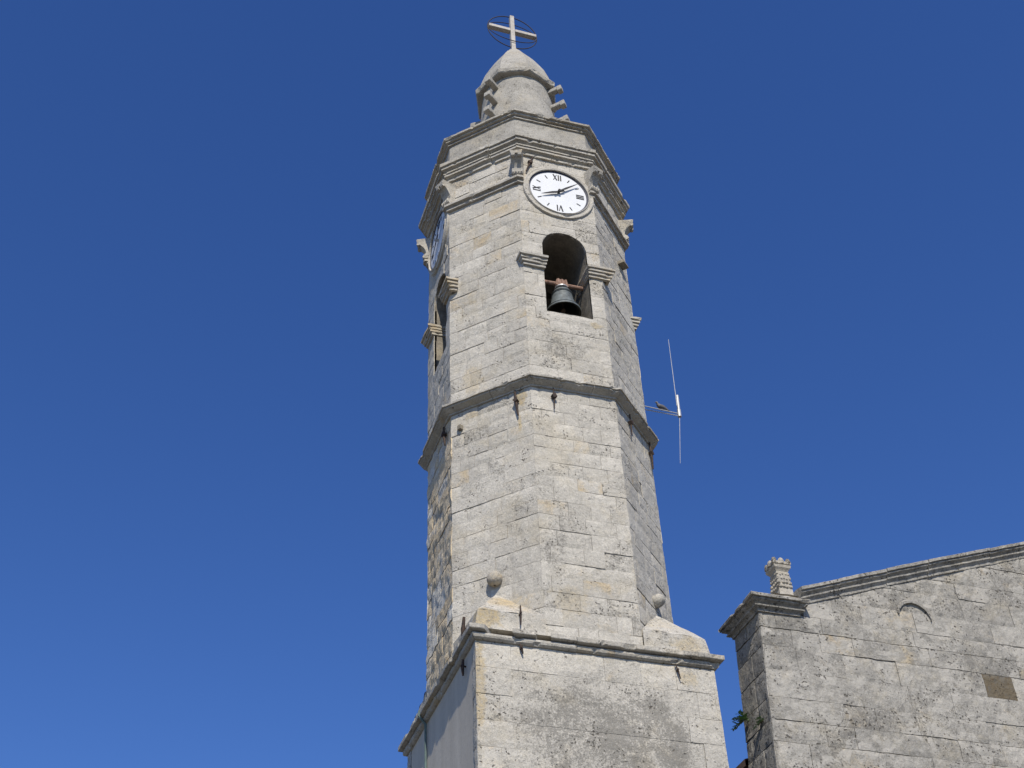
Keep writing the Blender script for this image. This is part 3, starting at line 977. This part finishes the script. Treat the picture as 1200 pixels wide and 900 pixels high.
# wrought iron wall anchors
def anchor(name, P0, P1, N, wedge=True, r=0.028):
    m_ = MB()
    P0, P1 = Vector(P0), Vector(P1)
    N = Vector(N).normalized()
    u = N.cross(Vector((0, 0, 1))).normalized()
    m_.tube([P0 + N*0.045, P0.lerp(P1, 0.5) + N*0.06, P1 + N*0.05], [r*0.8, r*1.25, r*0.7], 6)
    if wedge:
        c = P0.lerp(P1, 0.42) + N*0.06
        m_.box(c, (0.10, 0.10, 0.09), rot=Matrix((u, N, Vector((0, 0, 1)))).transposed() @ Matrix.Rotation(0.5, 3, 'Y'))
    m_.tube([P0.lerp(P1, 0.42) - N*0.05, P0.lerp(P1, 0.42) + N*0.10], 0.02, 6)
    return m_.build(name, M['iron'], tower, warp_tower)
nL, nR, nF, nW = (-1, -1, 0), (1, -1, 0), (0, -1, 0), (-1, 0, 0)
def on(nv, p):     # push a point onto the face plane
    n = Vector(nv).normalized(); p = Vector(p)
    return p + n*(2.52 - p.dot(n))
anchor('iron_anchor', on(nL, (-1.32, -2.26, 6.78)), on(nL, (-1.28, -2.30, 6.02)), nL)
anchor('iron_anchor', on(nF, (-0.50, -2.53, 6.80)), on(nF, (-0.515, -2.53, 6.18)), nF, r=0.016)
anchor('iron_anchor', on(nR, (1.57, -2.0, 6.85)), on(nR, (1.55, -2.02, 6.2)), nR, r=0.018)
anchor('iron_anchor', on(nR, (2.42, -1.15, 6.80)), on(nR, (2.42, -1.15, 6.0)), nR)
anchor('iron_anchor', on(nW, (-2.53, -0.60, 6.78)), on(nW, (-2.53, -0.72, 6.15)), nW)
anchor('iron_anchor', on(nF, (-0.60, -2.53, 15.0)), on(nF, (-0.82, -2.53, 14.33)), nF, r=0.026)
anchor('iron_rod', (-1.57, BYF+0.02, 0.86), (-1.58, BYF+0.02, 0.42), nF, False, r=0.018)
anchor('iron_rod', (-1.62, BYF, -0.02), (-1.57, BYF, -0.22), nF, False, r=0.022)
anchor('iron_rod', (1.63, BYF, -0.02), (1.70, BYF, -0.34), nF, False, r=0.016)
anchor('iron_rod', (-BX+0.02, -1.93, 0.86), (-BX+0.02, -1.86, 0.30), nW, False, r=0.035)
anchor('iron_rod', (-BX, -1.90, -0.08), (-BX, -1.90, -0.42), nW, False, r=0.03)
# broken stone spout on the right diagonal face
m_ = MB()
p = on(nR, (2.16, -1.42, 12.66))
n_ = Vector(nR).normalized()
u_ = Vector((-n_.y, n_.x, 0))
m_.box(p + n_*0.06, (0.34, 0.26, 0.11), (0.3, 0.1, 0.4), Matrix((u_, n_, Vector((0, 0, 1)))).transposed() @ Matrix.Rotation(-0.12, 3, 'Y'), 0.85)
m_.build('broken_spout', M['chamber'], tower, warp_tower)
# broken stone stub on the left diagonal face under the middle cornice
m_ = MB(); p = on(nL, (-2.33, -1.24, 6.30))
m_.box(p - Vector(nL).normalized()*0.0, (0.16, 0.10, 0.12), rot=Matrix.Rotation(0.5, 3, 'Z'))
m_.build('broken_stone', M['chamber'], tower, warp_tower)
# copper conductor down the left side of the base
m_ = MB()
m_.tube([(-BX-0.17, 1.02, 0.25), (-BX-0.18, 1.0, 0.12), (-BX-0.04, 0.98, -0.06), (-BX-0.03, 0.98, -1.2), (-BX-0.03, 0.97, -1.9), (-BX-0.03, 1.0, -13.9)], 0.028, 8)
m_.box((-BX-0.03, 0.97, -1.6), (0.07, 0.12, 0.06))
m_.build('lightning_cable', M['cable'], tower)

# ------------------------------------------------------------------ bell hanging in the front opening
BLOC = (0.10, -2.10, 9.72 + Z0)
bell = thing('church_bell', 'green bronze bell hanging in the arched opening under the clock', 'bell', BLOC)
bx, by, bz = 0.10, -2.10, 9.72
m_ = MB()
out = [(0.445, 0.0), (0.45, 0.03), (0.415, 0.09), (0.36, 0.17), (0.315, 0.28), (0.285, 0.42), (0.265, 0.56), (0.25, 0.66), (0.22, 0.73), (0.14, 0.775), (0.01, 0.785)]
m_.lathe((bx, by, bz), out, 56)
o = m_.build('bell_body', M['bronze'], bell, warp_tower, smooth=True)
m_ = MB()
m_.lathe((bx, by, bz), [(0.446, 0.0), (0.40, 0.005), (0.355, 0.12), (0.30, 0.26), (0.255, 0.45), (0.235, 0.62), (0.15, 0.72), (0.01, 0.73)], 56)
m_.build('bell_inside', M['bronze_dark'], bell, warp_tower, smooth=True)
for zz_, rr in ((0.085, 0.425), (0.60, 0.268), (0.64, 0.262)):
    m_ = MB()
    m_.torus((bx, by, bz+zz_), (1, 0, 0), (0, 1, 0), rr, 0.01, 48, 6)
    m_.build('bell_moulding', M['bronze'], bell, warp_tower, smooth=True)
m_ = MB()
for q in (-0.09, 0.0, 0.09):
    m_.tube([(bx+q, by, bz+0.76), (bx+q*1.3, by, bz+0.84), (bx+q*0.8, by, bz+0.92)], 0.028, 8)
m_.tube([(bx, by, bz+0.86), (bx, by, bz+0.89)], 0.17, 18)
m_.build('crown', M['alu'], bell, warp_tower)
m_ = MB()
m_.box((bx, by, bz+1.02), (0.34, 0.2, 0.24), taper=0.8)
for q in (-0.1, 0, 0.1):
    m_.box((bx+q, by-0.105, bz+1.0), (0.05, 0.02, 0.25))
m_.build('headstock', M['rustwood'], bell, warp_tower, bevel=0.012)
m_ = MB()
m_.tube([(bx-0.60, by, bz+1.02), (bx+0.60, by, bz+1.02)], 0.055, 10)
m_.build('axle', M['rustwood'], bell, warp_tower)
m_ = MB()
m_.tube([(bx, by, bz+0.7), (bx, by, bz+0.16)], [0.018, 0.026], 8)
m_.lathe((bx, by, bz+0.12), [(0.002, -0.07), (0.05, -0.05), (0.065, 0.0), (0.05, 0.05), (0.002, 0.07)], 14)
m_.build('clapper', M['iron'], bell, warp_tower)

# ------------------------------------------------------------------ cross on the dome
cx_ = thing('cross', 'white stone cross inside a thin iron ring on top of the dome', 'cross', (0, 0, 23.30+Z0))
m_ = MB(); m_.box((0, 0, 24.41), (0.145, 0.15, 2.22)); m_.build('upright', M['cross'], cx_, bevel=0.012)
m_ = MB()
for s_ in (-1, 1): m_.box((s_*0.455, 0.0, 24.68), (0.745, 0.17, 0.135))
m_.build('crossbar', M['cross'], cx_, bevel=0.012)
m_ = MB(); m_.torus((0, 0, 24.64), (1, 0, 0), (0, 0, 1), 0.86, 0.017, 80, 6); m_.build('ring', M['ring'], cx_, smooth=True)
m_ = MB(); m_.torus((0, 0.0, 24.64), (1, 0, 0), (0, 0.18, 0.98), 0.845, 0.014, 80, 6, sy=0.78); m_.build('ring', M['ring'], cx_, smooth=True)

# ------------------------------------------------------------------ aerial and pigeon
ant = thing('antenna', 'thin vertical whip antenna on a horizontal boom at the right of the tower', 'antenna', (2.52, 0, 9.0+Z0))
for dy, dz in ((-0.05, 0.02), (0.05, -0.03)):
    m_ = MB(); m_.tube([(2.40, dy, 9.05+dz), (4.02, dy*0.3, 9.0+dz)], 0.014, 8); m_.build('boom', M['alu'], ant)
m_ = MB(); m_.tube([(4.03, 0, 8.93), (4.035, 0, 9.16)], 0.052, 12); m_.tube([(4.035, 0, 9.10), (4.05, 0, 9.66)], 0.040, 12)
m_.build('mast', M['alu'], ant, smooth=False)
m_ = MB(); m_.tube([(4.00, 0, 9.3), (4.05, 0, 11.70)], [0.010, 0.006], 6); m_.build('whip', M['fibre'], ant)
m_ = MB(); m_.tube([(4.03, 0, 8.95), (3.84, 0, 7.36)], [0.008, 0.005], 6); m_.build('whip', M['fibre'], ant)

m_ = MB()
bp = Vector((3.53, -0.0, 9.07))
sp = [((0.24, 0.0, -0.005), 0.012), ((0.17, 0, 0.02), 0.028), ((0.10, 0, 0.06), 0.052), ((0.03, 0, 0.085), 0.068), ((-0.04, 0, 0.10), 0.066), ((-0.085, 0, 0.135), 0.047),
      ((-0.095, 0, 0.175), 0.031), ((-0.105, 0, 0.205), 0.034), ((-0.125, 0, 0.222), 0.028), ((-0.145, 0, 0.218), 0.012), ((-0.17, 0, 0.208), 0.003)]
m_.tube([bp + Vector(p) for p, r in sp], [r for p, r in sp], 14)
for s_ in (-1, 1):
    m_.tube([bp + Vector((0.01, s_*0.02, 0.04)), bp + Vector((0.0, s_*0.02, -0.035))], 0.006, 6)
o = m_.build('pigeon', M['bird'], None, None, smooth=True, origin=bp + Vector((0, 0, Z0-0.03)))
tag(o, 'small grey pigeon perched on the antenna boom', 'pigeon')

# ------------------------------------------------------------------ church facade at the right
church = thing('church', 'grey stone church front with a sloping gable, right of the tower', 'church', (13.2, -2.5, 0))
CX0, CX1, CYF, CYB = 3.815, 22.6, -2.50, -1.32
APX = 13.2
def rake(x): return 1.62 + 0.35*(min(x, 2*APX - x) - 4.00)
mb = MB()
i_ = 0.04
fr_ = [(CX0+i_, ZB), (CX1-i_, ZB), (CX1-i_, rake(CX1)), (APX, rake(APX)), (CX0+1.2, rake(CX0+1.2)), (CX0+i_, 1.60)]
ys = [CYF+i_, CYB-i_]
mb.poly([(x, ys[0], z) for x, z in fr_])
mb.poly([(x, ys[1], z) for x, z in fr_][::-1])
for (xa, za), (xb, zb) in zip(fr_, fr_[1:] + fr_[:1]):
    mb.poly([(xa, ys[0], za), (xb, ys[0], zb), (xb, ys[1], zb), (xa, ys[1], za)][::-1])
mb.build('wall_core', M['mortar'], church, warp_church)
mb = MB()
rg = random.Random(77)
czs = [1.62, 1.24, 0.80, 0.24]
while czs[-1] > ZB: czs.append(czs[-1] - rg.uniform(0.42, 0.66))
czs = czs[::-1]; czs[0] = ZB
while czs[-1] < rake(APX): czs.append(czs[-1] + rg.uniform(0.40, 0.62))
def ctint(r):
    b = 0.5 + r.uniform(-0.2, 0.2)
    return (b, r.uniform(0.2, 0.5) if r.random() < 0.12 else r.uniform(0, 0.15), r.uniform(0.3, 0.65) if r.random() < 0.28 else r.uniform(-0.15, 0.25))
def special(u, e, a, b, t):
    if u < 9.45 <= e and a < 0.50 <= b: return (-1.45, 1.25, 0.15)
    return t
Vx, Vy = Vector((1, 0, 0)), Vector((0, 1, 0))
low = [z for z in czs if z < -5]; 
ashlar(mb, Vector((0, CYF, 0)), Vx, -Vy, lambda z: (CX0, CX1), low + [czs[len(low)]], 0.9, 1.6, rg, amp=0.02, tintf=ctint, cell=0.3)
ashlar(mb, Vector((0, CYF, 0)), Vx, -Vy, lambda z: (CX0, CX1), czs[len(low):], 0.6, 1.35, rg, amp=0.030, tintf=ctint, cell=0.07, hi=lambda u: rake(u) if u > CX0+1.1 else 1.62, special=special, gap=(0.001, 0.014))
def ctint2(r): return (0.42+r.uniform(-0.15, 0.15), 0.1, r.uniform(0.3, 0.8))
ashlar(mb, Vector((CX0, 0, 0)), -Vy, -Vx, lambda z: (-CYB, -CYF), [z for z in czs if z < 1.7], 0.5, 1.1, rg, amp=0.02, tintf=ctint2, cell=0.1, gap=(0.01, 0.03))
ashlar(mb, Vector((CX1, 0, 0)), Vy, Vx, lambda z: (CYF, CYB), [z for z in czs if z < 1.7], 0.5, 1.1, rg, amp=0.02, tintf=ctint2, cell=0.3)
mb.build('front_wall', M['church'], church, warp_church)

# cornice block at the corner
ctf = lambda r: (0.45 + r.uniform(-0.15, 0.15), r.uniform(0.0, 0.4), r.uniform(0.2, 0.6))
cprof = [(-0.05, 1.57), (0.04, 1.575), (0.045, 1.62), (0.08, 1.65), (0.125, 1.67), (0.13, 1.70), (0.09, 1.71), (0.13, 1.755), (0.19, 1.79), (0.20, 1.815), (0.16, 1.82), (0.245, 1.835), (0.25, 1.885), (0.235, 1.91), (-0.05, 1.96)]
def corner_cornice(x0, x1):
    m_ = MB()
    sweep(m_, rect_corners(x0, CYF, x1, CYB), cprof, random.Random(int(x0*10)), amp=0.014, stone=(0.7, 1.1), tintf=ctf)
    m_.poly([(x0, CYF, 1.95), (x1, CYF, 1.95), (x1, CYB, 1.95), (x0, CYB, 1.95)])
    m_.build('corner_cornice', M['church'], church)
corner_cornice(3.815, 4.74)
corner_cornice(2*APX-4.74, 2*APX-3.815)

# raking coping
def coping(sgn):
    m_ = MB()
    rr = random.Random(9 if sgn < 0 else 10)
    xa, xb = 4.86, APX
    prof = [(-0.05, -0.02), (0.03, 0.0), (0.04, 0.06), (0.075, 0.10), (0.105, 0.12), (0.11, 0.155), (0.07, 0.165), (0.10, 0.20), (0.16, 0.235), (0.165, 0.265), (0.13, 0.27), (0.20, 0.285), (0.205, 0.35), (0.185, 0.365), (-0.05, 0.40)]
    L = xb - xa
    x = xa
    while x < xb - 0.05:
        e = min(xb, x + rr.uniform(0.75, 1.35))
        if xb - e < 0.4: e = xb
        po, zo, t = rr.uniform(-0.02, 0.02), rr.uniform(-0.02, 0.02), ctf(rr)
        m = max(3, int((e-x)/0.08))
        rows = []
        for q in range(m+1):
            u = lerp(x + 0.005, e - 0.005, q/m)
            row = []
            for i, (d, z) in enumerate(prof):
                P = Vector((u, CYF-d, rake(u) - 0.02 + z))
                if 0 < i < len(prof)-1:
                    P += Vector((0, -po - surf_noise(P, 0.016), zo + surf_noise(P+Vector((4, 4, 4)), 0.012)))
                row.append(P)
            top = row[-1].copy(); row.append(Vector((u, CYB+0.12, top.z + 0.0))); row.append(Vector((u, CYB+0.12, top.z-0.4)))
            if sgn > 0:
                row = [Vector((2*APX - p.x, p.y, p.z)) for p in row]
            rows.append([m_.vert(p, t) for p in row])
        for a_, b_ in zip(rows[:-1], rows[1:]):
            for i in range(len(a_)-1):
                q4 = (a_[i], b_[i], b_[i+1], a_[i+1])
                m_.face(q4 if sgn < 0 else q4[::-1])
        m_.face(rows[0]); m_.face(rows[-1][::-1])
        x = e
    m_.build('gable_coping', M['church'], church)
coping(-1); coping(1)

# carved pinnacle on the corner
def pinnacle(px):
    py = -2.15
    zs_ = lambda z: 1.93 + (z-1.93)*1.12
    m_ = MB()
    def ring4(prof, t):
        prof = [(h_, zs_(z_)) for h_, z_ in prof]
        rows = []
        for hw, z in prof:
            rows.append([m_.vert((px+sx*hw+0.01*mnoise.noise(Vector((sx, z*5, 1))), py+sy*hw, z), t) for sx, sy in ((-1,-1),(1,-1),(1,1),(-1,1))])
        for a_, b_ in zip(rows[:-1], rows[1:]):
            for k in range(4): m_.face((a_[k], a_[(k+1) % 4], b_[(k+1) % 4], b_[k]))
        m_.face(rows[-1])
    ring4([(0.26, 1.93), (0.25, 2.09), (0.20, 2.14), (0.175, 2.18), (0.160, 2.34), (0.145, 2.76)], (0.62, 0.1, -0.2))
    root = m_.build('pinnacle', M['pale'], church)
    m_ = MB()   # two bands of carved leaves
    rr = random.Random(2)
    for zz_, rr_, n in ((2.40, 0.05, 4), (2.49, 0.045, 4), (2.59, 0.03, 5), (2.68, 0.028, 5)):
        for k in range(4):
            n_, u_ = face_frame(k*90)
            for q in range(n):
                P = Vector((px, py, zs_(zz_) + rr.uniform(-.02, .02))) + n_*0.148 + u_*lerp(-0.14, 0.14, (q+rr.uniform(-.2,.2))/(n-1))
                m_.lathe(P, [(0.002, -rr_*1.2), (rr_, -rr_*0.4), (rr_, rr_*0.4), (0.002, rr_*1.2)], 7)
    for zz_ in (2.44, 2.63):
        m_.box((px, py, zs_(zz_)), (0.310, 0.310, 0.20))
    m_.build('carved_band', M['pale'], root)
    m_ = MB()
    ring4([(0.14, 2.74), (0.165, 2.78), (0.20, 2.82), (0.21, 2.87), (0.19, 2.885), (0.215, 2.90), (0.22, 2.95)], (0.6, 0.15, 0.0))
    for k in range(4):
        n_, u_ = face_frame(k*90)
        for q, r_ in ((-0.17, 0.055), (0.0, 0.065), (0.17, 0.055)):
            P = Vector((px, py, zs_(2.96))) + n_*0.17 + u_*q
            m_.lathe(P, [(r_, -0.06), (r_*1.1, 0.02), (r_*0.7, 0.08), (0.005, 0.11 if q == 0 else 0.09)], 8)
    m_.build('capital', M['pale'], root)
pinnacle(4.71)
pinnacle(2*APX-4.71)

# half-round lip added to cast the shadow of a shallow blind arch
m_ = MB()
ac, az_, ar = 7.70, 1.93, 0.40
n = 30
rows = []
for k in range(n+1):
    a = math.radians(lerp(168, 2, k/n))
    th = 0.02 + 0.075*math.sin(math.pi*k/n)**0.6
    row = []
    for r_, d in ((ar, -0.02), (ar, 0.055), (ar+th*0.6, 0.06), (ar+th, 0.02), (ar+th, -0.03)):
        row.append(m_.vert((ac + r_*math.cos(a), CYF - d, az_ + r_*math.sin(a)*1.02), (0.45, 0.05, 0.3)))
    rows.append(row)
for a_, b_ in zip(rows[:-1], rows[1:]):
    for i in range(4): m_.face((a_[i], b_[i], b_[i+1], a_[i+1]))
m_.build('arch_shadow_lip', M['church'], church, warp_church)

# nave behind the front
m_ = MB()
for xx, s_ in ((4.0, 1), (22.4, -1)):
    m_.poly([(xx, CYB, ZB), (xx, 26, ZB), (xx, 26, -1.3), (xx, CYB, -1.3)])
m_.poly([(4.0, 26, ZB), (22.4, 26, ZB), (22.4, 26, -1.3), (13.2, 26, 1.9), (4.0, 26, -1.3)])
m_.build('nave_wall', M['church'], church)
m_ = MB()
for s_ in (-1, 1):
    e = 13.2 + s_*9.62
    for z_ in (0.0, -0.14):
        m_.poly([(13.2, CYB, 2.10+z_), (e, CYB, -1.22+z_), (e, 26.4, -1.22+z_), (13.2, 26.4, 2.10+z_)])
    m_.poly([(e, CYB, -1.22), (e, CYB, -1.36), (e, 26.4, -1.36), (e, 26.4, -1.22)])
    m_.poly([(13.2, 26.4, 2.1), (e, 26.4, -1.22), (e, 26.4, -1.36), (13.2, 26.4, 1.96)])
m_.build('nave_roof', M['roof'], church)

# ------------------------------------------------------------------ plant growing from the corner joints
def wall_plant(P, n, size, seed, label):
    rr = random.Random(seed)
    P = Vector(P)
    pr = thing('wall_plant', label, 'plant', P + Vector((0, 0, Z0)))
    lm = MB(); sm = MB()
    for k in range(n):
        d = Vector((rr.uniform(-1.0, -0.15), rr.uniform(-0.9, 0.9), rr.uniform(-0.25, 0.9))).normalized()
        L = size*rr.uniform(0.45, 1.0)
        pts = []
        for i in range(6):
            f = i/5
            pts.append(P + d*L*f + Vector((0, 0, -0.55*L*f*f)))
        sm.tube(pts[:5], [0.006, 0.005, 0.004, 0.004, 0.003], 5)
        for i in range(1, 6):
            for s_ in (-1, 1):
                side = d.cross(Vector((0, 0, 1))).normalized()*s_
                b = pts[i] + Vector((rr.uniform(-.01, .01),)*3)
                tip = b + (side*rr.uniform(0.5, 1.0) + d*0.7 + Vector((0, 0, rr.uniform(-0.5, 0.3)))).normalized()*size*rr.uniform(0.22, 0.40)
                w = (tip-b).cross(Vector((rr.uniform(-.4, .4), rr.uniform(-.4, .4), 1))).normalized()*size*0.075
                m1 = b.lerp(tip, 0.45) + Vector((0, 0, 0.012))
                ids = [lm.vert(q) for q in (b, m1 - w, tip, m1 + w)]
                lm.face(ids)
    sm.build('stem', M['stem'], pr); lm.build('foliage', M['leaf'], pr)
wall_plant((3.66, -1.46, -0.42), 15, 0.31, 4, 'green leafy plant hanging from the outer edge of the church corner')
wall_plant((3.67, -2.16, -0.78), 6, 0.22, 6, 'tiny green sprig in a joint close to the front corner of the church')

for o in bpy.data.objects:
    if '_loc' in o: del o['_loc']
